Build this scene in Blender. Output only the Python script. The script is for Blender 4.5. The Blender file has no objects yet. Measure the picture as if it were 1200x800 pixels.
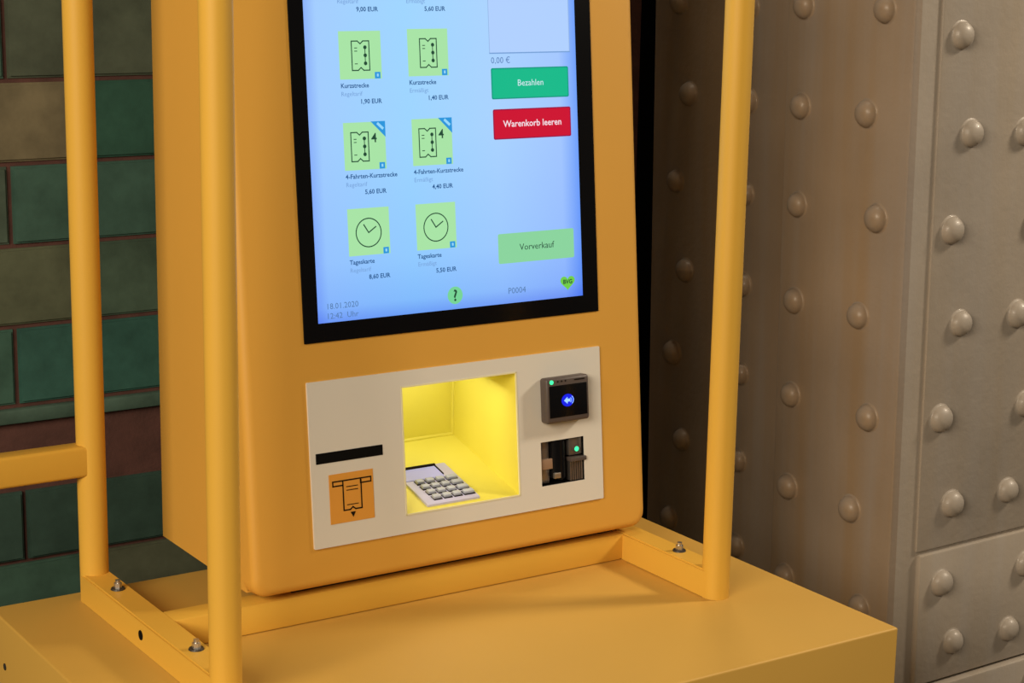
import bpy, bmesh, math, random
from mathutils import Vector, Matrix
random.seed(4)
S = bpy.context.scene
COL = S.collection

# ------------------------------------------------------------------ camera
F_PX = 2202.9
cam_d = bpy.data.cameras.new('camera'); cam = bpy.data.objects.new('camera', cam_d); COL.objects.link(cam)
cam_d.sensor_width = 36; cam_d.sensor_fit = 'HORIZONTAL'; cam_d.lens = F_PX*36/1200; cam_d.clip_start = .02
yaw, pitch, roll = .5848, .2116, .0178
Fv = Vector((math.sin(yaw)*math.cos(pitch), math.cos(yaw)*math.cos(pitch), -math.sin(pitch)))
R0 = Vector((math.cos(yaw), -math.sin(yaw), 0)); U0 = R0.cross(Fv)
Rv = R0*math.cos(roll)+U0*math.sin(roll); Uv = -R0*math.sin(roll)+U0*math.cos(roll)
cam.matrix_world = Matrix(((Rv.x, Uv.x, -Fv.x, -.8017), (Rv.y, Uv.y, -Fv.y, -1.8836), (Rv.z, Uv.z, -Fv.z, .6596), (0, 0, 0, 1)))
S.camera = cam

# ------------------------------------------------------------------ world, lamps, exposure
w = bpy.data.worlds.new('world'); S.world = w; w.use_nodes = True
w.node_tree.nodes['Background'].inputs[0].default_value = (1, .86, .68, 1)
w.node_tree.nodes['Background'].inputs[1].default_value = .06
S.view_settings.view_transform = 'Standard'; S.view_settings.look = 'None'
S.view_settings.exposure = 0; S.view_settings.gamma = 1; S.view_settings.use_curve_mapping = False

def area(name, loc, target, sx, sy, power, color=(1, .84, .64)):
    l = bpy.data.lights.new(name, 'AREA'); l.shape = 'RECTANGLE'; l.size = sx; l.size_y = sy
    l.energy = power; l.color = color
    o = bpy.data.objects.new(name, l); COL.objects.link(o); o.location = loc
    o.rotation_euler = (Vector(target)-Vector(loc)).to_track_quat('-Z', 'Y').to_euler()
    return o
area('lamp_left', (-2.5, -2.0, 1.5), (.1, -.3, .1), 1.9, 1.3, 112)
area('ceiling_lamp_right', (2.25, -1.20, 1.6), (.9, -.3, .1), .36, .36, 38)
area('ceiling_lamp_overhead', (.68, -.07, 2.4), (.2, -.4, 0), .12, .08, 6)

# ------------------------------------------------------------------ materials
def mat(name, color, rough=.5, metal=0, emit=None, strength=1, var=0, vscale=6, bump=0, bscale=200, stretch=(1, 1, 1), coat=0, spec=.5):
    m = bpy.data.materials.new(name); m.use_nodes = True
    nt = m.node_tree; b = nt.nodes['Principled BSDF']
    b.inputs['Base Color'].default_value = (*color, 1); b.inputs['Roughness'].default_value = rough
    b.inputs['Metallic'].default_value = metal; b.inputs['Coat Weight'].default_value = coat
    b.inputs['Specular IOR Level'].default_value = spec
    if emit:
        b.inputs['Emission Color'].default_value = (*emit, 1); b.inputs['Emission Strength'].default_value = strength
    tc = nt.nodes.new('ShaderNodeTexCoord'); mp = nt.nodes.new('ShaderNodeMapping'); mp.inputs['Scale'].default_value = stretch
    nt.links.new(tc.outputs['Object'], mp.inputs[0])
    if var:
        n = nt.nodes.new('ShaderNodeTexNoise'); n.inputs['Scale'].default_value = vscale; n.inputs['Detail'].default_value = 5
        nt.links.new(mp.outputs[0], n.inputs[0])
        r = nt.nodes.new('ShaderNodeMapRange'); r.inputs['From Min'].default_value = .3; r.inputs['From Max'].default_value = .7
        r.inputs['To Min'].default_value = 1-var; r.inputs['To Max'].default_value = 1+var
        nt.links.new(n.outputs[0], r.inputs[0])
        x = nt.nodes.new('ShaderNodeMix'); x.data_type = 'RGBA'; x.blend_type = 'MULTIPLY'; x.inputs['Factor'].default_value = 1
        x.inputs['A'].default_value = (*color, 1); nt.links.new(r.outputs[0], x.inputs['B'])
        nt.links.new(x.outputs['Result'], b.inputs['Base Color'])
    if bump:
        n = nt.nodes.new('ShaderNodeTexNoise'); n.inputs['Scale'].default_value = bscale; n.inputs['Detail'].default_value = 3
        nt.links.new(tc.outputs['Object'], n.inputs[0])
        bp = nt.nodes.new('ShaderNodeBump'); bp.inputs['Strength'].default_value = bump; bp.inputs['Distance'].default_value = .001
        nt.links.new(n.outputs[0], bp.inputs['Height']); nt.links.new(bp.outputs[0], b.inputs['Normal'])
    return m
def srgb(r, g, b):
    f = lambda c: (c/255/12.92) if c/255 <= .04045 else ((c/255+.055)/1.055)**2.4
    return (f(r), f(g), f(b))
def emat(name, c, k=1):
    m = bpy.data.materials.new(name); m.use_nodes = True; nt = m.node_tree
    b = nt.nodes['Principled BSDF']; b.inputs['Base Color'].default_value = (.01, .01, .01, 1)
    b.inputs['Roughness'].default_value = .3; b.inputs['Specular IOR Level'].default_value = .1
    b.inputs['Emission Color'].default_value = (*c, 1); b.inputs['Emission Strength'].default_value = k
    return m

YEL = mat('yellow_powder_coat', (.69, .365, .056), .5, bump=.08, bscale=900, var=.03, vscale=3)
TUBE = mat('yellow_tube_paint', (.70, .405, .055), .5, spec=.35, bump=.05, bscale=600, var=.03, vscale=4)
BASE = mat('yellow_base_paint', (.61, .36, .065), .58, bump=.08, bscale=900, var=.04, vscale=3)
PLATE = mat('light_grey_plate', (.72, .70, .64), .45, bump=.05, bscale=700)
TRIM = mat('pale_window_trim', (.8, .76, .5), .35)
BLACK = mat('black_glass', (.004, .004, .005), .22, spec=.25)
DARK = mat('dark_recess', (.003, .003, .003), .8, spec=.1)
BAY = mat('bay_yellow', (.77, .685, .085), .5)
LABEL = mat('orange_label', (.74, .34, .05), .5)
INK = mat('black_ink', (.012, .008, .006), .6, spec=.1)
ZINC = mat('zinc_bolt', (.55, .53, .5), .3, metal=.9)
BLKM = mat('dark_washer', (.03, .025, .02), .5)
RDR = mat('dark_grey_plastic', (.085, .066, .060), .45, bump=.1, bscale=500)
STEEL = mat('brushed_plate', (.30, .27, .25), .32, metal=.85)
PADG = mat('pin_pad_grey', (.52, .50, .72), .4)
KEYM = mat('pin_pad_key', (.44, .47, .56), .4)
LCD = mat('pin_pad_display', (.46, .48, .98), .25)
LED_G = emat('green_led', (.05, 1, .35), 1.6)
LED_W = emat('bay_lamp', (1, .93, .7), .8)
BLUE = emat('blue_glow', (.003, .012, .8), 1)
BLUEW = emat('blue_symbol', (.25, .45, 1), 1.6)
GROUT = mat('brown_grout', (.085, .034, .026), .9, var=.2, vscale=40, bump=.5, bscale=300)
BROWN = mat('brown_stone', (.15, .085, .06), .75, var=.25, vscale=14, bump=.4, bscale=200)
CONC = mat('dark_floor', (.06, .055, .05), .8, var=.2, vscale=5)

def tile_mat():
    m = mat('glazed_tile', (1, 1, 1), .5, bump=.25, bscale=90)
    nt = m.node_tree; b = nt.nodes['Principled BSDF']
    b.inputs['Roughness'].default_value = .55; b.inputs['Specular IOR Level'].default_value = .3
    oi = nt.nodes.new('ShaderNodeObjectInfo'); tc = nt.nodes.new('ShaderNodeTexCoord')
    ad = nt.nodes.new('ShaderNodeVectorMath'); ad.operation = 'ADD'
    cx = nt.nodes.new('ShaderNodeCombineXYZ'); ml = nt.nodes.new('ShaderNodeMath'); ml.operation = 'MULTIPLY'; ml.inputs[1].default_value = 37
    nt.links.new(oi.outputs['Random'], ml.inputs[0]); nt.links.new(ml.outputs[0], cx.inputs[0])
    nt.links.new(tc.outputs['Object'], ad.inputs[0]); nt.links.new(cx.outputs[0], ad.inputs[1])
    n = nt.nodes.new('ShaderNodeTexNoise'); n.inputs['Scale'].default_value = 14; n.inputs['Detail'].default_value = 8
    n.inputs['Roughness'].default_value = .65; nt.links.new(ad.outputs[0], n.inputs[0])
    r = nt.nodes.new('ShaderNodeMapRange'); r.inputs['From Min'].default_value = .32; r.inputs['From Max'].default_value = .68
    r.inputs['To Min'].default_value = .72; r.inputs['To Max'].default_value = 1.3; nt.links.new(n.outputs[0], r.inputs[0])
    x = nt.nodes.new('ShaderNodeMix'); x.data_type = 'RGBA'; x.blend_type = 'MULTIPLY'; x.inputs['Factor'].default_value = 1
    nt.links.new(oi.outputs['Color'], x.inputs['A']); nt.links.new(r.outputs[0], x.inputs['B'])
    nt.links.new(x.outputs['Result'], b.inputs['Base Color'])
    return m
TILE = tile_mat()

def column_mat(name, warm, base=(.38, .34, .295, 1)):
    """thick grey-beige paint on old steel with vertical runs of brownish wear"""
    m = mat(name, (1, 1, 1), .44, bump=.5, bscale=110, coat=.08)
    nt = m.node_tree; b = nt.nodes['Principled BSDF']
    tc = nt.nodes.new('ShaderNodeTexCoord'); mp = nt.nodes.new('ShaderNodeMapping'); mp.inputs['Scale'].default_value = (22, 22, 1.2)
    n = nt.nodes.new('ShaderNodeTexNoise'); n.inputs['Scale'].default_value = 1; n.inputs['Detail'].default_value = 6
    nt.links.new(tc.outputs['Object'], mp.inputs[0]); nt.links.new(mp.outputs[0], n.inputs[0])
    cr = nt.nodes.new('ShaderNodeValToRGB'); e = cr.color_ramp.elements
    e[0].position = .35; e[1].position = .68; e[0].color = base
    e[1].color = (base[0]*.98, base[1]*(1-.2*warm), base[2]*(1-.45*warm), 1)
    nt.links.new(n.outputs[0], cr.inputs[0])
    n2 = nt.nodes.new('ShaderNodeTexNoise'); n2.inputs['Scale'].default_value = 5; n2.inputs['Detail'].default_value = 6
    nt.links.new(tc.outputs['Object'], n2.inputs[0])
    r = nt.nodes.new('ShaderNodeMapRange'); r.inputs['From Min'].default_value = .3; r.inputs['From Max'].default_value = .7
    r.inputs['To Min'].default_value = .88; r.inputs['To Max'].default_value = 1.1; nt.links.new(n2.outputs[0], r.inputs[0])
    x = nt.nodes.new('ShaderNodeMix'); x.data_type = 'RGBA'; x.blend_type = 'MULTIPLY'; x.inputs['Factor'].default_value = 1
    nt.links.new(cr.outputs[0], x.inputs['A']); nt.links.new(r.outputs[0], x.inputs['B'])
    nt.links.new(x.outputs['Result'], b.inputs['Base Color'])
    return m
CSTEEL = column_mat('grey_column_paint', .35)
CWARM = column_mat('worn_shaded_column_paint', .8, (.30, .255, .215, 1))  # brownish wear, with the side faces' shade put into a darker base

# ------------------------------------------------------------------ helpers
def tag(o, label=None, cat=None, kind=None, group=None):
    if label: o['label'] = label
    if cat: o['category'] = cat
    if kind: o['kind'] = kind
    if group: o['group'] = group
    return o
def thing(name, loc, label, cat):
    o = bpy.data.objects.new(name, None); COL.objects.link(o); o.location = loc; o.empty_display_size = .05
    o['wloc'] = loc
    return tag(o, label, cat)
def origin(o):
    v = Vector((0, 0, 0))
    while o is not None:
        v += o.location; o = o.parent
    return v
def link_mesh(name, me, parent=None, mats=None, smooth=False):
    """me holds world coordinates; they are made local to the parent"""
    if parent is not None: me.transform(Matrix.Translation(-origin(parent)))
    if mats is not None:
        for m in (mats if isinstance(mats, (list, tuple)) else [mats]): me.materials.append(m)
    if smooth:
        me.polygons.foreach_set('use_smooth', [True]*len(me.polygons))
        me.set_sharp_from_angle(angle=math.radians(35))
    o = bpy.data.objects.new(name, me); COL.objects.link(o); o.parent = parent
    return o
def obj(name, bm, m, parent=None, smooth=False):
    bmesh.ops.recalc_face_normals(bm, faces=bm.faces)
    me = bpy.data.meshes.new(name); bm.to_mesh(me); bm.free()
    return link_mesh(name, me, parent, m, smooth)
def bm_box(bm, x0, x1, y0, y1, z0, z1, bev=0, seg=2, mi=0):
    M = Matrix.Translation(((x0+x1)/2, (y0+y1)/2, (z0+z1)/2)) @ Matrix.Diagonal((abs(x1-x0), abs(y1-y0), abs(z1-z0), 1))
    r = bmesh.ops.create_cube(bm, size=1, matrix=M)
    vs = r['verts']; es = list({e for v in vs for e in v.link_edges}); fs = {f for v in vs for f in v.link_faces}
    for f in fs: f.material_index = mi
    if bev:
        rb = bmesh.ops.bevel(bm, geom=es, offset=bev, segments=seg, affect='EDGES', profile=.5)
        for f in rb['faces']: f.material_index = mi
    return bm
def box(name, x0, x1, y0, y1, z0, z1, m, parent=None, bev=0, seg=2):
    bm = bmesh.new(); bm_box(bm, x0, x1, y0, y1, z0, z1, bev, seg)
    return obj(name, bm, m, parent, smooth=bev > 0)
def bm_cyl(bm, c, axis, r, h, n=32, r2=None, mi=0):
    q = Vector(axis).normalized().to_track_quat('Z', 'Y').to_matrix().to_4x4()
    M = Matrix.Translation(Vector(c)+Vector(axis).normalized()*h/2) @ q
    rr = bmesh.ops.create_cone(bm, cap_ends=True, segments=n, radius1=r, radius2=r if r2 is None else r2, depth=h, matrix=M)
    for f in {f for v in rr['verts'] for f in v.link_faces}: f.material_index = mi
    return rr['verts']
# machine front plane: u to the right, v up along the slope, n outwards
YM, ZB, T = -.3353, .0378, .0948
ST, CT = math.sin(T), math.cos(T)
def P(u, v, n=0): return Vector((u, YM+v*ST-n*CT, ZB+v*CT+n*ST))
MM = Matrix(((1, 0, 0, 0), (0, ST, -CT, YM), (0, CT, ST, ZB), (0, 0, 0, 1)))   # (u, v, n) -> world
def fobj(name, bm, m, parent, smooth=False):
    bm.transform(MM); return obj(name, bm, m, parent, smooth)
def fbox(name, u0, u1, v0, v1, n0, n1, m, parent, bev=0, seg=2):
    bm = bmesh.new(); bm_box(bm, u0, u1, v0, v1, n0, n1, bev, seg); return fobj(name, bm, m, parent, bev > 0)
def rrect(u0, u1, v0, v1, r, n=6):
    pts = []
    for cx, cy, a0 in ((u1-r, v1-r, 0), (u0+r, v1-r, 90), (u0+r, v0+r, 180), (u1-r, v0+r, 270)):
        for k in range(n+1):
            a = math.radians(a0+90*k/n); pts.append((cx+r*math.cos(a), cy+r*math.sin(a)))
    return pts
def bm_poly(bm, pts, n, mi=0, th=0):
    vs = [bm.verts.new((x, y, n)) for x, y in pts]; f = bm.faces.new(vs); f.material_index = mi
    if th:
        lo = [bm.verts.new((x, y, n-th)) for x, y in pts]; k = len(pts)
        for i in range(k):
            g = bm.faces.new((vs[i], vs[(i+1) % k], lo[(i+1) % k], lo[i])); g.material_index = mi
    return f
def bm_stroke(bm, pts, wd, n, mi=0, closed=False):
    k = len(pts); seg = k if closed else k-1
    for i in range(seg):
        a = Vector(pts[i]); b = Vector(pts[(i+1) % k]); d = (b-a)
        if d.length < 1e-9: continue
        d.normalize(); p = Vector((-d.y, d.x))*wd/2; a2 = a-d*wd/2; b2 = b+d*wd/2
        bm_poly(bm, [a2+p, a2-p, b2-p, b2+p], n, mi)
def disc(cx, cy, r, k=24, ry=None):
    return [(cx+r*math.cos(2*math.pi*i/k), cy+(ry or r)*math.sin(2*math.pi*i/k)) for i in range(k)]
def bm_text(bm, s, x, y, size, n, mi=0, align='LEFT', bold=0, stretch=1):
    """flat lettering with its baseline at (x, y) on the plane at height n"""
    cu = bpy.data.curves.new('t', 'FONT'); cu.body = s; cu.size = size; cu.align_x = align; cu.resolution_u = 2
    cu.offset = bold*size
    o = bpy.data.objects.new('t', cu); COL.objects.link(o)
    dg = bpy.context.evaluated_depsgraph_get(); me = bpy.data.meshes.new_from_object(o.evaluated_get(dg))
    me.transform(Matrix.Translation((x, y, n)) @ Matrix.Diagonal((stretch, 1, 1, 1)))
    before = len(bm.faces); bm.from_mesh(me); bm.faces.ensure_lookup_table()
    for f in bm.faces[before:]: f.material_index = mi
    bpy.data.objects.remove(o); bpy.data.curves.remove(cu); bpy.data.meshes.remove(me)
def plate_with_holes(name, outer, holes, n0, n1, m, parent, fillet=0, smooth=True):
    """flat slab in u,v with a filleted outer edge and through holes"""
    bm = bmesh.new()
    def loop(pts, n): 
        vs = [bm.verts.new((x, y, n)) for x, y in pts]
        return vs, [bm.edges.new((vs[i], vs[(i+1) % len(vs)])) for i in range(len(vs))]
    cu = sum(p[0] for p in outer)/len(outer); cv = sum(p[1] for p in outer)/len(outer)
    u0 = min(p[0] for p in outer); u1 = max(p[0] for p in outer); v0 = min(p[1] for p in outer); v1 = max(p[1] for p in outer)
    def inset(d):
        return [(cu+(p[0]-cu)*(1-2*d/(u1-u0)), cv+(p[1]-cv)*(1-2*d/(v1-v0))) for p in outer]
    rings = [loop(outer, n0)]
    if fillet:
        K = 6
        for k in range(K+1):
            a = math.pi/2*k/K; rings.append(loop(inset(fillet*(1-math.cos(a))), n1-fillet*(1-math.sin(a))))
    else: rings.append(loop(outer, n1))
    for (a, _), (b, _) in zip(rings, rings[1:]):
        for i in range(len(a)):
            j = (i+1) % len(a); bm.faces.new((a[i], a[j], b[j], b[i]))
    es = list(rings[-1][1])
    for h in holes:
        ht = loop(h, n1); hb = loop(h, n0); es += ht[1]
        for i in range(len(h)):
            j = (i+1) % len(h); bm.faces.new((ht[0][i], ht[0][j], hb[0][j], hb[0][i]))
    bmesh.ops.triangle_fill(bm, edges=es, use_beauty=True)
    return fobj(name, bm, m, parent, smooth)

# ================================================================== setting
fl = box('floor', -3, 3.5, -3.5, .6, -1.0, -.9, CONC); tag(fl, kind='structure')
WY = .3
wall = box('wall_back', -1.1, .86, WY+.005, WY+.11, -.9, 1.3, GROUT); tag(wall, kind='structure')
wd = box('wall_right', .86, 2.4, WY+.30, WY+.36, -.9, 1.3, DARK); tag(wd, kind='structure')

def tile_mesh(wd_, hg, dp, name):
    bm = bmesh.new(); bm_box(bm, -wd_/2, wd_/2, 0, dp, -hg/2, hg/2)
    fr = [e for e in bm.edges if all(v.co.y < 1e-6 for v in e.verts)]
    bmesh.ops.bevel(bm, geom=fr, offset=.0028, segments=2, affect='EDGES')
    bmesh.ops.recalc_face_normals(bm, faces=bm.faces)
    me = bpy.data.meshes.new(name); bm.to_mesh(me); bm.free(); me.materials.append(TILE)
    me.polygons.foreach_set('use_smooth', [True]*len(me.polygons)); me.set_sharp_from_angle(angle=math.radians(40))
    return me
PH, PW, J = .0985, .19, .0055
tm = tile_mesh(PW-J, PH-J, .012, 'tile'); lowm = tile_mesh(PW-J, .0925-J, .012, 'tile_low')
GREENS = [(.075, .098, .062), (.045, .105, .078), (.052, .088, .066), (.088, .098, .062), (.036, .088, .068), (.046, .098, .072), (.066, .096, .070)]
OLIVE = (.155, .130, .075)
def put_tile(me, x, y, z, c, parent=wall, name='tile'):
    o = bpy.data.objects.new(name, me); COL.objects.link(o); o.parent = parent
    o.location = (x, y, z); o.rotation_euler = (random.uniform(-.006, .006), 0, random.uniform(-.006, .006)); o.color = (*c, 1); return o
FIXED = {(-1, 0): (.072, .088, .060), (-1, -1): (.075, .095, .06), (0, -1): OLIVE, (0, 0): (.030, .088, .062), (1, 0): (.045, .098, .075), (1, -1): (.05, .1, .075), (2, -1): (.088, .100, .060), (2, 0): (.060, .098, .068), (3, 0): (.034, .102, .082), (3, -1): (.04, .1, .082)}
for r in range(-8, 4):                       # row r lies between two joints; r = 0 is the olive row
    zc = .4845-PH*r-PH/2
    off = -.0755 if r % 2 else .0195
    for k in range(-5, 5):
        x = off+PW*k+PW/2
        if x-PW/2 < -1.1 or x+PW/2 > .862: continue
        kk = 0 if (x-PW/2 <= .06 <= x+PW/2) else (-1 if (x-PW/2 <= -.06 <= x+PW/2) else 9)
        if r % 2: kk = 0 if x-PW/2 <= .06 <= x+PW/2 else 9
        c = FIXED.get((r, kk)) or random.choice(GREENS)
        put_tile(tm, x, WY+random.uniform(-.0012, .0006), zc, c)
# cap course, brown stone course and the lower tiles
for k in range(-5, 5):
    x = .0195+PW*k+PW/2
    if x+PW/2 > .862: continue
    bm = bmesh.new(); bm_box(bm, x-PW/2+J/2, x+PW/2-J/2, WY-.006, WY+.012, .0700, .0880, .003)
    o = obj('cap_tile', bm, TILE, wall, True); o.color = (.060, .105, .080, 1)
for k in range(-3, 3):
    x = -.2+k*.42
    if x-.2 < -1.1 or x+.2 > .862: continue
    bm = bmesh.new(); bm_box(bm, x-.205, x+.205, WY+.010, WY+.03, -.0135, .0685, .002)
    obj('stone_block', bm, BROWN, wall, True)
for r in range(0, 9):
    zc = -.0150-.0925*r-.0925/2
    off = -.0725 if r % 2 == 0 else .0225
    for k in range(-5, 5):
        x = off+PW*k+PW/2
        if x-PW/2 < -1.1 or x+PW/2 > .862: continue
        put_tile(lowm, x, WY-.002, zc, random.choice(((.05, .06, .04), (.04, .062, .046), (.035, .07, .055))) if r == 0 else random.choice(GREENS[1:6]))  # first row's greens darkened for the shade below the stone course

# ================================================================== riveted steel column
XC, YC = .8214, -.3
ct = thing('riveted_column', (XC, YC, -.9), 'grey painted riveted steel column with a worn brownish side darkened for shade beside the ticket machine', 'column')
CZ = 1.3
box('core', XC+.040, XC+.9, YC+.012, .245, -.9, CZ, CSTEEL, ct)
# front: base strip, then upper cover, splice plate and lower cover
box('front_plate', XC-.003, XC+.9, YC, YC+.012, -.9, CZ, CSTEEL, ct, bev=.003)
def skewplate(name, x0, z0, z1, th, x1=XC+.9, m=CSTEEL, bev=.003):
    return box(name, x0, x1, YC-th, YC+.001, z0, z1, m, ct, bev=bev)
skewplate('cover_plate', XC+.0290, -.0800, CZ, .0045)
skewplate('splice_plate', XC+.0325, -.2570, -.0835, .0085)
skewplate('lower_cover_plate', XC+.0290, -.9, -.2600, .0165)
# side: worn flange plate in front, plain web sheet behind, both colours darkened for shade
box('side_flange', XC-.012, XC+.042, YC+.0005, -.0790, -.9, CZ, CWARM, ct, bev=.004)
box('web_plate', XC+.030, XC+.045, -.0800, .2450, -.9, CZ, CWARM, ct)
def rivet_mesh():
    bm = bmesh.new(); prof = []
    Rr, H = .0165, .0135
    for k in range(8):
        a = math.pi/2*k/7; prof.append((Rr*math.cos(a)**.85 if k < 7 else 0, H*math.sin(a)))
    prof = [(Rr+.0022, -.001), (Rr+.0012, .0006)]+prof
    N = 20; rings = []
    for r, h in prof[:-1]: rings.append([bm.verts.new((r*math.cos(2*math.pi*i/N), r*math.sin(2*math.pi*i/N), h)) for i in range(N)])
    for a, b in zip(rings, rings[1:]):
        for i in range(N): bm.faces.new((a[i], a[(i+1) % N], b[(i+1) % N], b[i]))
    top = bm.verts.new((0, 0, H))
    for i in range(N): bm.faces.new((rings[-1][i], rings[-1][(i+1) % N], top))
    bmesh.ops.recalc_face_normals(bm, faces=bm.faces)
    me = bpy.data.meshes.new('rivet'); bm.to_mesh(me); bm.free()
    me.polygons.foreach_set('use_smooth', [True]*len(me.polygons))
    return me
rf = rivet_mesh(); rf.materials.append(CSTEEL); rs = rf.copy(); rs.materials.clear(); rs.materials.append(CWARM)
LEAN = .020
def rivet(me, x, y, z, rot):
    x = x+LEAN*z   # measured on the leaning face, undone by the root's lean
    o = bpy.data.objects.new('rivet', me); COL.objects.link(o); o.parent = ct
    o.location = Vector((x, y, z))-origin(ct)
    s = random.uniform(.96, 1.06)
    o.scale = (s, s*random.uniform(.97, 1.03), s); o.rotation_euler = rot; return o
FR = (math.pi/2, 0, 0); SR = (0, -math.pi/2, 0)
def seat(z): return .0045 if z > -.0817 else (.0085 if z > -.2585 else .0165)
front = [(.8697, .5555), (.8967, .4388), (.8743, .3236), (.8999, .2066), (.8768, .0897), (.9067, -.0245), (.8933, -.1245), (.9208, -.2086),
         (.9906, .4349), (1.0013, .2065), (1.0281, .0873), (1.0068, -.0239), (1.0465, -.1285), (1.0233, -.2135), (1.0687, -.2896), (1.022, .3236), (1.018, .5555),
         (.905, -.2896), (.917, -.385), (.895, -.48), (.917, -.575), (.8967, .672), (.868, .789), (.8967, .905),
         (1.10, .4388), (1.10, .2066), (1.13, .0897), (1.13, .3236), (1.11, -.0245), (1.14, -.1245), (1.12, -.2086), (1.02, .789), (.99, .672)]
for x, z in front: rivet(rf, x, YC-seat(z), z, FR)
zs = [.584+.124*4-.124*k for k in range(15)]
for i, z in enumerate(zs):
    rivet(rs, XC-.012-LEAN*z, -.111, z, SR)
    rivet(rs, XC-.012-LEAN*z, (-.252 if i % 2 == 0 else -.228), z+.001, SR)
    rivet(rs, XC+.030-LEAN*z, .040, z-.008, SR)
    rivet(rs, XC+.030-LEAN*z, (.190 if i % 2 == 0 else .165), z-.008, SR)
ct.rotation_euler = (0, -LEAN, 0); ct.location.x += LEAN*.9

# ================================================================== base cabinet
xL, xR, yB, yF = -.2541, .4913, -.1262, -.6315
bs = thing('pedestal', ((xL+xR)/2, (yB+yF)/2, -.9), 'broad yellow box pedestal carrying the tube frame and ticket machine', 'pedestal')
box('cabinet_body', xL, xR, yF, yB, -.9, 0, BASE, bs, bev=.0022, seg=3)
bm = bmesh.new(); bm_cyl(bm, (xL-.0008, -.1662, -.0482), (1, 0, 0), .0035, .002, 16); obj('screw_hole', bm, BLKM, bs)

# ================================================================== tube frame
a1, bw, bh, yr, yf, x1, yc = -.1703, .0285, .0298, -.1558, -.4664, .3789, -.3249
fr = thing('tube_frame', (.118, -.31, .0), 'yellow welded tube frame around the ticket machine, bolted to the pedestal', 'frame')
ZT = 1.45
def post(x, y, z0, z1, name='post'):
    bm = bmesh.new(); bm_cyl(bm, (x, y, z0), (0, 0, 1), bw/2, z1-z0, 40)
    for v in bm.verts:
        pass
    return obj(name, bm, TUBE, fr, True)
h = bw/2
post(a1+h, yr, 0, ZT); post(a1+h, yf, 0, ZT); post(x1+h, yf, 0, ZT); post(x1+h, yr, 0, ZT)
def rail(name, x, ya, yb, z0, z1):
    bm = bmesh.new(); bm_box(bm, x, x+bw, ya, yb, z0, z1, .0018, 2); return obj(name, bm, TUBE, fr, True)
def rounded_rail(x):
    """bottom rail whose ends are rounded to the tube's radius"""
    bm = bmesh.new(); pts = []
    for k in range(13): a = math.pi+math.pi*k/12; pts.append((x+h+h*math.cos(a), yf+h*math.sin(a)))
    for k in range(13): a = math.pi*k/12; pts.append((x+h+h*math.cos(a), yr+h*math.sin(a)))
    vs = [bm.verts.new((p[0], p[1], 0.0004)) for p in pts]; f = bm.faces.new(vs)
    r = bmesh.ops.extrude_face_region(bm, geom=[f]); up = [g for g in r['geom'] if isinstance(g, bmesh.types.BMVert)]
    for v in up: v.co.z = bh
    es = [e for e in bm.edges if all(v.co.z > bh-1e-6 for v in e.verts)]
    bmesh.ops.bevel(bm, geom=es, offset=.0018, segments=2, affect='EDGES')
    return obj('bottom_rail', bm, TUBE, fr, True)
rl = rounded_rail(a1); rounded_rail(x1)
bm = bmesh.new(); bm_cyl(bm, (a1-.0006, -.3097, .0156), (1, 0, 0), .0048, .002, 20); obj('drain_hole', bm, DARK, rl)
bm = bmesh.new(); bm_box(bm, a1+bw-.002, x1+.002, yc, yc+bw, .0004, bh-.0002, .0018, 2); obj('cross_rail', bm, TUBE, fr, True)
# guard rail running off to the left, and the rails out of frame at the top
bm = bmesh.new(); bm_box(bm, -.95, a1+.0125, yr-h+.0028, yr+h-.0028, .1318, .1318+.0315, .0035, 3); obj('guard_rail', bm, TUBE, fr, True)
bm = bmesh.new(); bm_box(bm, -.95-bw, -.95, yr-h, WY-.001, .1318, .1633, .0035, 3); obj('guard_rail', bm, TUBE, fr, True)
for x in (a1, x1):
    bm = bmesh.new(); bm_box(bm, x, x+bw, yf, yr, ZT-bw, ZT, .004, 2); obj('top_rail', bm, TUBE, fr, True)
for y in (yf, yr):
    bm = bmesh.new(); bm_box(bm, a1+bw, x1, y-h, y+h, ZT-bw, ZT, .004, 2); obj('top_rail', bm, TUBE, fr, True)
for bx_, by in ((-.1555, -.217), (-.1550, -.402), (.3950, -.403), (.3950, -.217)):
    bm = bmesh.new(); vs = bm_cyl(bm, (bx_, by, bh+.001), (0, 0, 1), .0040, .0055, 6)
    bm_cyl(bm, (bx_, by, bh+.0065), (0, 0, 1), .0026, .003, 16)
    b = obj('bolt', bm, ZINC, fr)
    bm = bmesh.new(); bm_cyl(bm, (bx_, by, bh), (0, 0, 1), .0072, .0014, 24, r2=.0066); obj('washer', bm, BLKM, b)

# ================================================================== ticket machine
xl, xr = -.0649, .4034
tmx = thing('ticket_machine', ((xl+xr)/2, -.22, ZB), 'yellow ticket vending machine with a lit blue touchscreen and card terminal, inside the tube frame', 'ticket machine')
VT = 1.22; DT = .024                      # door height along the slope, unseen top raised to shade the column; door thickness
# housing: open wedge shell behind the door
bm = bmesh.new()
yb = -.1067
def hp(x, v, n): return P(x, v, n)
fb = P(0, .002, -DT-.0015); ft = P(0, VT-.004, -DT-.0015)
prof = [(fb.y, fb.z), (yb, ZB), (yb, ft.z), (ft.y, ft.z)]
g = .0035
L = [bm.verts.new((xl+g, y, z)) for y, z in prof]; Rr_ = [bm.verts.new((xr-g, y, z)) for y, z in prof]
bm.faces.new(L); bm.faces.new(Rr_)
for i in range(3): bm.faces.new((L[i], L[i+1], Rr_[i+1], Rr_[i]))
hs = obj('housing', bm, YEL, tmx)
md = hs.modifiers.new('thickness', 'SOLIDIFY'); md.thickness = .002; md.offset = -1
box('mounting_pad', xl+.05, xr-.03, yc+.012, yc+bw-.002, bh, ZB+.001, BLKM, tmx)
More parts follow.
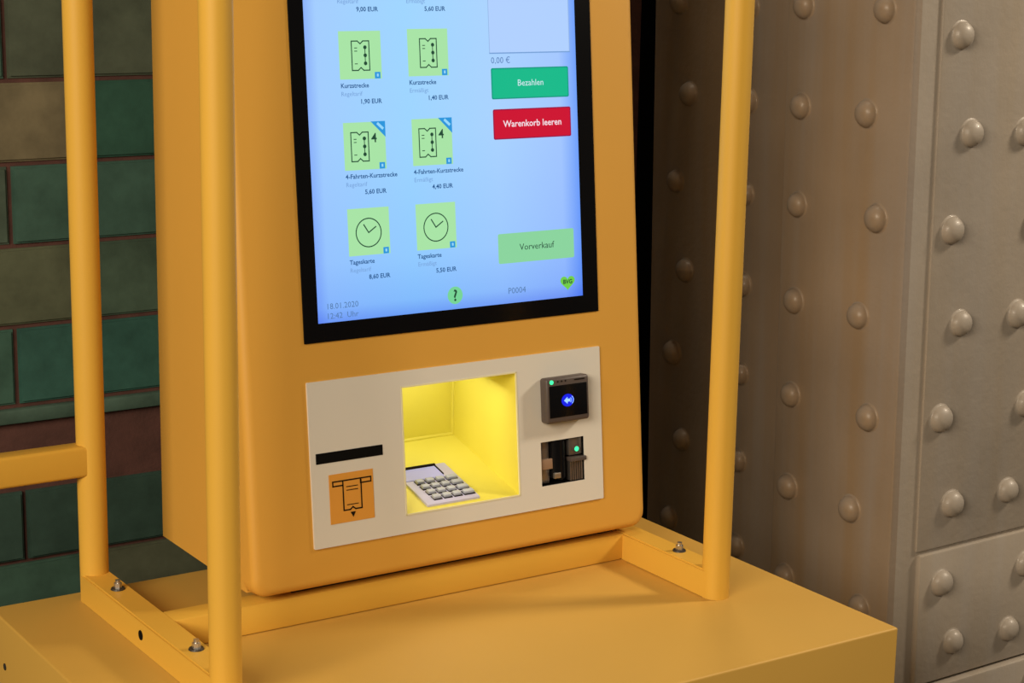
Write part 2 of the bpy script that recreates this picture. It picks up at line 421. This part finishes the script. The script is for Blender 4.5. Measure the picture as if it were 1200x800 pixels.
# door with the openings of bay and card slot
WIN = (.1028, .2396, .0575, .1872)
CS = (.2668, .3218, .0628, .1096)
rect = lambda a, b, c, d: [(a, c), (b, c), (b, d), (a, d)]
g2 = .002
plate_with_holes('front_door', rrect(xl, xr, 0, VT, .016), [rect(WIN[0]-g2, WIN[1]+g2, WIN[2]-g2, WIN[3]+g2), rect(CS[0]-g2, CS[1]+g2, CS[2]-g2, CS[3]+g2)], -DT, 0, YEL, tmx, fillet=.009)

# --- screen
sc = fbox('screen', .0003, .3462, .2399, .855, -.002, .0014, BLACK, tmx, bev=.0006)
def display_mat():
    m = emat('display_backlight', (1, 1, 1)); nt = m.node_tree; b = nt.nodes['Principled BSDF']
    tc = nt.nodes.new('ShaderNodeTexCoord'); mp = nt.nodes.new('ShaderNodeSeparateXYZ'); nt.links.new(tc.outputs['Generated'], mp.inputs[0])
    def ramp(stops, src):
        cr = nt.nodes.new('ShaderNodeValToRGB'); e = cr.color_ramp.elements
        while len(e) < len(stops): e.new(.5)
        for i, (p, c) in enumerate(stops): e[i].position = p; e[i].color = (*c, 1)
        nt.links.new(src, cr.inputs[0]); return cr.outputs[0]
    h_ = ramp([(0, srgb(140, 178, 250)), (.04, srgb(164, 206, 255)), (.35, srgb(160, 214, 255)), (.68, srgb(172, 212, 255)), (.93, srgb(166, 200, 255)), (1, srgb(112, 160, 250))], mp.outputs[0])
    v_ = ramp([(0, (.40, .50, .92)), (.025, (.62, .74, .98)), (.10, (.80, .88, 1)), (.3, (.95, .98, 1)), (.6, (1, 1, 1)), (1, (1, 1, 1))], mp.outputs[2])
    x = nt.nodes.new('ShaderNodeMix'); x.data_type = 'RGBA'; x.blend_type = 'MULTIPLY'; x.inputs['Factor'].default_value = 1
    nt.links.new(h_, x.inputs['A']); nt.links.new(v_, x.inputs['B']); nt.links.new(x.outputs['Result'], b.inputs['Emission Color'])
    return m
DISP = display_mat()
D0, D1, DV0, DV1 = .0160, .3262, .2583, .838
bm = bmesh.new(); bm_poly(bm, rect(D0, D1, DV0, DV1), .0017, th=.0003); fobj('display', bm, DISP, sc)
GT = emat('ui_tile_green', srgb(168, 228, 166)); UG = emat('ui_ink_green', srgb(28, 72, 52)); UN = emat('ui_text_navy', srgb(30, 84, 140))
UGR = emat('ui_text_grey', srgb(118, 160, 215)); CY = emat('ui_badge_cyan', srgb(40, 150, 220)); CYL = emat('ui_badge_pale', srgb(150, 215, 250))
UI = [GT, UG, UN, UGR, CY, CYL]
N1, N2, N3 = .0020, .00225, .0025
def ui_tile(u, v, kind, name, tarif, price, nx=None):
    """one product tile: icon on pale green with its lines of print"""
    W, H = .0457, .0455
    bm = bmesh.new(); bm_poly(bm, rect(u, u+W, v-H, v), N1, 0)
    if kind in ('ticket', 'four'):
        du = .0136 if kind == 'ticket' else .0078
        x0, x1_, y1, y0 = u+du, u+du+.0190, v-.0095, v-.0372; xm = (x0+x1_)/2
        bm_stroke(bm, [(x0, y1), (xm-.003, y1), (xm, y1-.0026), (xm+.003, y1), (x1_, y1), (x1_, y0), (xm+.003, y0), (xm, y0+.0026), (xm-.003, y0), (x0, y0)], .0011, N2, 1, True)
        bm_stroke(bm, [(x0+.0145, y0+.0065), (x0+.0145, y1-.006)], .0009, N2, 1)
        for k in (0, .5, 1): bm_poly(bm, disc(x0+.0145, y0+.0065+(y1-y0-.0125)*k, .0019, 12), N3, 1)
        for yy in (y1-.0065, y1-.0095, y0+.0062): bm_stroke(bm, [(x0+.0033, yy), (x0+.0057, yy)], .0008, N2, 1)
    if kind == 'four':
        bm_text(bm, '4', u+.0300, v-.0195, .0125, N2, 1, bold=.015)
        bm_poly(bm, [(u+.0300, v+.0004), (u+W+.0002, v-.0150), (u+W+.0002, v+.0004)], N2, 4)
        bm_stroke(bm, [(u+.038, v-.0022), (u+.0425, v-.0062)], .0026, N3, 5)
    if kind == 'clock':
        cx, cy, rr = u+.0224, v-.0238, .0138
        bm_stroke(bm, disc(cx, cy, rr, 36), .0011, N2, 1, True)
        bm_stroke(bm, [(cx-.0050, cy+.0078), (cx, cy), (cx+.0080, cy+.0052)], .0012, N2, 1)
    bx0, by0 = u+.0378, v-.0453
    bm_poly(bm, rect(bx0, bx0+.0062, by0, by0+.0062), N2, 4); bm_poly(bm, rect(bx0+.0021, bx0+.0041, by0+.0018, by0+.0046), N3, 5)
    if name: bm_text(bm, name, u+.0003, v-.0535, .0062, N1, 2, bold=.018)
    if tarif: bm_text(bm, tarif, u+.0003, v-.0612, .0060, N1, 3)
    if price: bm_text(bm, price, u+.0443, v-.0688, .0062, N1, 2, 'RIGHT', bold=.02)
    return fobj('ticket_button', bm, UI, sc)
u1_, u2_ = .0514, .1268
ui_tile(u1_, .7020, 'ticket', '', '', ''); ui_tile(u2_, .7020, 'ticket', '', '', '')
ui_tile(u1_, .6215, 'ticket', '', 'Regeltarif', '9,00 EUR'); ui_tile(u2_, .6215, 'ticket', '', 'Ermäßigt', '5,60 EUR')
ui_tile(u1_, .5343, 'ticket', 'Kurzstrecke', 'Regeltarif', '1,90 EUR'); ui_tile(u2_, .5355, 'ticket', 'Kurzstrecke', 'Ermäßigt', '1,40 EUR')
ui_tile(u1_+.0008, .4478, 'four', '4-Fahrten-Kurzstrecke', 'Regeltarif', '5,60 EUR'); ui_tile(u2_+.001, .4485, 'four', '4-Fahrten-Kurzstrecke', 'Ermäßigt', '4,40 EUR')
ui_tile(u1_+.0010, .3655, 'clock', 'Tageskarte', 'Regeltarif', '8,60 EUR'); ui_tile(u2_+.0015, .3655, 'clock', 'Tageskarte', 'Ermäßigt', '5,50 EUR')
# right-hand column of the display
LB = emat('ui_basket', srgb(176, 208, 255)); LINE = emat('ui_line', srgb(150, 184, 230))
bm = bmesh.new(); bm_poly(bm, rect(.2209, .3180, .5105, .80), N1, 0); bm_stroke(bm, rect(.2209, .3180, .5105, .80), .0008, N2, 1, True)
bm_stroke(bm, [(.2209, .5105), (.3180, .5105)], .0012, N3, 2)
bm_text(bm, '0,00 €', .2222, .5005, .0088, N1, 3)
fobj('basket_panel', bm, [LB, LINE, UGR, emat('ui_sum', srgb(86, 124, 180))], sc)
def button(u0, u1_, v0, v1, mcol, txt, tcol, size, bold=0, edge=None, gloss=None):
    bm = bmesh.new(); bm_poly(bm, rrect(u0, u1_, v0, v1, .0018, 4), N1, 0)
    if edge: bm_stroke(bm, rrect(u0+.0006, u1_-.0006, v0+.0006, v1-.0006, .0014, 3), .0011, N2, 2, True)
    bm_text(bm, txt, (u0+u1_)/2, (v0+v1)/2-size*.3, size, N3, 1, 'CENTER', bold=bold)
    return fobj('screen_button', bm, [mcol, tcol]+([edge] if edge else []), sc)
WHT = emat('ui_white', srgb(205, 235, 245))
button(.2218, .3158, .4648, .4958, emat('ui_green', srgb(10, 186, 138)), 'Bezahlen', WHT, .0090, edge=emat('ui_green_edge', srgb(8, 150, 128)))
button(.2224, .3173, .4245, .4548, emat('ui_red', srgb(205, 8, 48)), 'Warenkorb leeren', emat('ui_pinkwhite', srgb(245, 225, 235)), .0094, bold=.012, edge=emat('ui_red_edge', srgb(150, 16, 70)))
button(.2232, .3166, .2992, .3295, emat('ui_pale_green', srgb(138, 212, 158)), 'Vorverkauf', emat('ui_dark', srgb(20, 62, 50)), .0094)
UD = emat('ui_date', srgb(84, 122, 170))
bm = bmesh.new(); bm_text(bm, '18.01.2020', .0248, .2712, .0080, N1); bm_text(bm, '12:42  Uhr', .0248, .2618, .0080, N1); fobj('date_text', bm, [UD], sc)
bm = bmesh.new(); bm_text(bm, 'P0004', .2330, .2680, .0088, N1)
fobj('machine_number', bm, [UD], sc)
bm = bmesh.new(); bm_poly(bm, disc(.1700, .2722, .0088, 32), N1, 0); bm_text(bm, '?', .1700, .2668, .0160, N2, 1, 'CENTER', bold=.02)
fobj('help_button', bm, [emat('ui_help', srgb(118, 212, 150)), UG], sc)
bm = bmesh.new(); hp_ = []
for k in range(40):
    t_ = 2*math.pi*k/40; hx = 16*math.sin(t_)**3; hy = 13*math.cos(t_)-5*math.cos(2*t_)-2*math.cos(3*t_)-math.cos(4*t_)
    hp_.append((.3072+hx*.00057, .2738+hy*.00052))
bm_poly(bm, hp_, N1, 0); bm_text(bm, 'BVG', .3072, .2724, .0062, N2, 1, 'CENTER', bold=.03)
fobj('heart_logo', bm, [emat('ui_heart', srgb(112, 206, 70)), UG], sc)

# --- light grey fascia plate
PT = .0022
pl = plate_with_holes('fascia_plate', rrect(0, .3452, .0393, .2027, .001, 2), [rect(WIN[0], WIN[1], WIN[2], WIN[3]), rect(CS[0], CS[1], CS[2], CS[3])], 0, PT, PLATE, tmx, smooth=False)
fbox('ticket_slot', .0058, .0794, .1224, .1328, PT-.001, PT+.0003, DARK, pl)
bm = bmesh.new(); bm_poly(bm, rect(.0186, .0672, .0614, .1104), PT+.0004, 0, th=.0004)
n_ = PT+.0006; W_ = .0014
# pictogram: ticket coming out of a printer slot
bm_stroke(bm, [(.0225, .1030), (.0335, .1030), (.0335, .0985), (.0225, .0985)], W_, n_, 1, True)
bm_stroke(bm, [(.0530, .1030), (.0645, .1030), (.0645, .0985), (.0530, .0985)], W_, n_, 1, True)
bm_stroke(bm, [(.0335, .1010), (.0335, .0735), (.0405, .0735), (.0435, .0758), (.0465, .0735), (.0535, .0735), (.0535, .1010)], W_, n_, 1)
bm_stroke(bm, [(.0335, .1030), (.0535, .1030)], W_, n_, 1)
for yy, s_ in ((.0965, 0), (.0930, 0), (.0785, 0)): bm_stroke(bm, [(.0375, yy), (.0495, yy)], .0009, n_, 1)
bm_poly(bm, [(.0405, .0710), (.0435, .0655), (.0465, .0710)], n_, 1)
fobj('ticket_label', bm, [LABEL, INK], pl)

# --- keypad bay
A0 = Vector((0, -.3276, .0966)); Bk = Vector((0, -.197, .130)); wv = (Bk-A0).normalized(); nv = Vector((1, 0, 0)).cross(wv).normalized()
u0, u1w, v0, v1 = WIN
bm = bmesh.new()
zf = P(0, v0, 0); ztop = P(0, v1, 0)
q = [(u0, zf.y, zf.z), (u1w, zf.y, zf.z), (u1w, Bk.y, Bk.z), (u0, Bk.y, Bk.z), (u0, Bk.y, ztop.z+.0), (u1w, Bk.y, ztop.z), (u1w, ztop.y, ztop.z), (u0, ztop.y, ztop.z)]
V = [bm.verts.new(p) for p in q]
for f in ((0, 1, 2, 3), (3, 2, 5, 4), (4, 5, 6, 7), (0, 3, 4, 7), (1, 6, 5, 2)): bm.faces.new([V[i] for i in f])
es = [bm.edges.get((V[2], V[5])), bm.edges.get((V[2], V[3])), bm.edges.get((V[3], V[4]))]
bmesh.ops.bevel(bm, geom=es, offset=.0025, segments=3, affect='EDGES')
bay = obj('keypad_bay', bm, BAY, tmx, True)
# rim round the opening
bm = bmesh.new(); rw = .0013
for a, b, c, d in ((u0-.0002, u0+rw, v0, v1), (u1w-rw, u1w+.0002, v0, v1), (u0, u1w, v0-.0002, v0+rw), (u0, u1w, v1-rw, v1+.0002)): bm_box(bm, a, b, c, d, PT-.0012, PT+.0005)
fobj('bay_rim', bm, TRIM, bay)
lm = fbox('bay_lamp', u0+.02, u1w-.02, v1-.006, v1-.004, -.075, -.045, LED_W, bay)
lc = P((u0+u1w)/2, v1-.008, -.066)
bl = area('bay_light', tuple(lc), (lc.x, lc.y+.012, lc.z-.1),   .122, .10, .074, (1, .98, .95))
# pin pad on the sloping floor of the bay
def bmF(bm):                                                       # (x, w, n) -> world
    off = A0+nv*.0
    M = Matrix(((1, wv.x, nv.x, 0), (0, wv.y, nv.y, off.y), (0, wv.z, nv.z, off.z), (0, 0, 0, 1))); bm.transform(M); return bm
px0, px1, pw0, pw1 = .1330, .1958, .0045, .0790
PN = .0016                                                         # face of the pad above the bay floor
bm = bmesh.new(); bm_box(bm, px0, px1, pw0, pw1, -.010, PN, .0012, 2); pad = obj('pin_pad', bmF(bm), PADG, tmx, True)
bm = bmesh.new(); bm_box(bm, px0+.0015, px1-.0155, .0525, .0740, PN-.0005, PN+.0006, 0); obj('pad_display', bmF(bm), LCD, pad)
bm = bmesh.new(); bm_box(bm, px0+.0010, px1-.0135, .0742, .0768, PN-.0005, PN+.0025, .0006, 1); bm_box(bm, px1-.0150, px1-.0140, .0560, .0742, PN-.0005, PN+.0014, 0); obj('display_hood', bmF(bm), INK, pad)
bm = bmesh.new()
for i in range(4):
    for j in range(4):
        kx = .1478+.0121*j+.0006*i; kw = .0470-.0105*i; wdx = .0086 if j < 3 else .0118; x0_ = kx-.0046
        bk = bmesh.new(); bm_box(bk, x0_, x0_+wdx, kw-.0030, kw+.0032, PN-.001, PN+.0032, .0009, 2)
        obj('key', bmF(bk), KEYM, pad, True)
        bm_box(bm, x0_-.0006, x0_+wdx+.0009, kw-.0046, kw+.0036, PN-.001, PN+.0004)  # black wells, drawn out frontwards as painted key shadow
tag(obj('key_shadow_wells', bmF(bm), INK, pad), kind='stuff')

# --- contactless reader standing proud of the plate
rd = fbox('contactless_reader', .2672, .3212, .1300, .1775, PT, .0155, RDR, tmx, bev=.0030, seg=3)
fbox('reader_glass', .2705, .3178, .1360, .1695, .0150, .0160, BLACK, rd, bev=.0004)
bm = bmesh.new(); bm_poly(bm, disc(.2735, .1735, .0022, 16), .0163, 0, th=.001)
fobj('status_light', bm, [LED_G], rd)
bm = bmesh.new()
for k in range(3): bm_poly(bm, disc(.2815+.0048*k, .1735, .0010, 10), .0158, 0, th=.0004)
bm_stroke(bm, [(.3030, .1735), (.3145, .1735)], .0014, .0158, 0)
fobj('light_row', bm, [INK], rd)
bm = bmesh.new(); bm_poly(bm, disc(.2930, .1530, .0078, 28, .0066), .0162, 0, th=.0003)
bm_poly(bm, [(.2880, .1530), (.2925, .1567), (.2925, .1493)], .0165, 1); bm_stroke(bm, [(.2928, .1530), (.2945, .1530)], .003, .0165, 1)
for k, rr in enumerate((.004, .0065)):
    pts = [(.2935+rr*math.cos(math.radians(a)), .1530+rr*.8*math.sin(math.radians(a))) for a in range(-45, 46, 15)]; bm_stroke(bm, pts, .0007, .0165, 1)
fobj('contactless_symbol', bm, [BLUE, BLUEW], rd)

# --- card slot set into the plate
c0, c1, d0, d1 = CS
bm = bmesh.new(); bm_box(bm, c0-.001, c1+.001, d0-.001, d1+.001, -.022, -.020); 
for a, b, c, d in ((c0-.0018, c0, d0, d1), (c1, c1+.0018, d0, d1), (c0, c1, d0-.0018, d0), (c0, c1, d1, d1+.0018)): bm_box(bm, a, b, c, d, -.021, .001)
cs = fobj('card_slot', bm, DARK, tmx)
fbox('left_plate', c0, c0+.0145, d0+.001, d1-.0005, -.012, -.0045, STEEL, cs, bev=.001)
fbox('left_tab', c0, c0+.0165, d0+.0165, d0+.0275, -.0046, -.0010, mat('tan_tab', (.30, .19, .12), .5), cs, bev=.0006)
bm = bmesh.new()                                                    # curved black card mouth
N = 14
for k in range(N):
    a0_, a1_ = math.pi*k/N, math.pi*(k+1)/N
    fu = lambda a: c0+.0255-.0105*math.cos(a); fn = lambda a: -.010+.0115*math.sin(a)
    pinch = lambda v_: 0
    lo = [bm.verts.new((fu(a), d0+.0035+.003*abs(math.cos(a)), fn(a))) for a in (a0_, a1_)]; hi = [bm.verts.new((fu(a), d1-.001, fn(a))) for a in (a0_, a1_)]
    bm.faces.new((lo[0], lo[1], hi[1], hi[0]))
bmesh.ops.remove_doubles(bm, verts=bm.verts, dist=1e-5)
fobj('card_mouth', bm, BLACK, cs, True)
bm = bmesh.new(); bm_box(bm, c0+.0160, c0+.0250, d0+.0060, d0+.0120, -.001, .0018, .0008, 2); fobj('mouth_tip', bm, ZINC, cs)
fbox('light_plate', c1-.0175, c1-.0005, d0+.0275, d1-.001, -.010, -.001, STEEL, cs, bev=.001)
bm = bmesh.new(); bm_poly(bm, disc(c1-.0085, d0+.0340, .0026, 16), .0006, 0, th=.0025); fobj('status_light', bm, [LED_G], cs)
bm = bmesh.new(); bm_cyl(bm, (c1-.0085, d0+.0340, -.001), (0, 0, 1), .0046, .0012, 20); fobj('light_ring', bm, RDR, cs)
fbox('lip', c1-.0185, c1+.0012, d0+.0215, d0+.0262, -.006, .0045, RDR, cs, bev=.0008)
for k in range(6):
    fbox('rib', c1-.0170+.0028*k, c1-.0170+.0028*k+.0018, d0+.001, d0+.0210, -.008, -.0005, STEEL, cs)
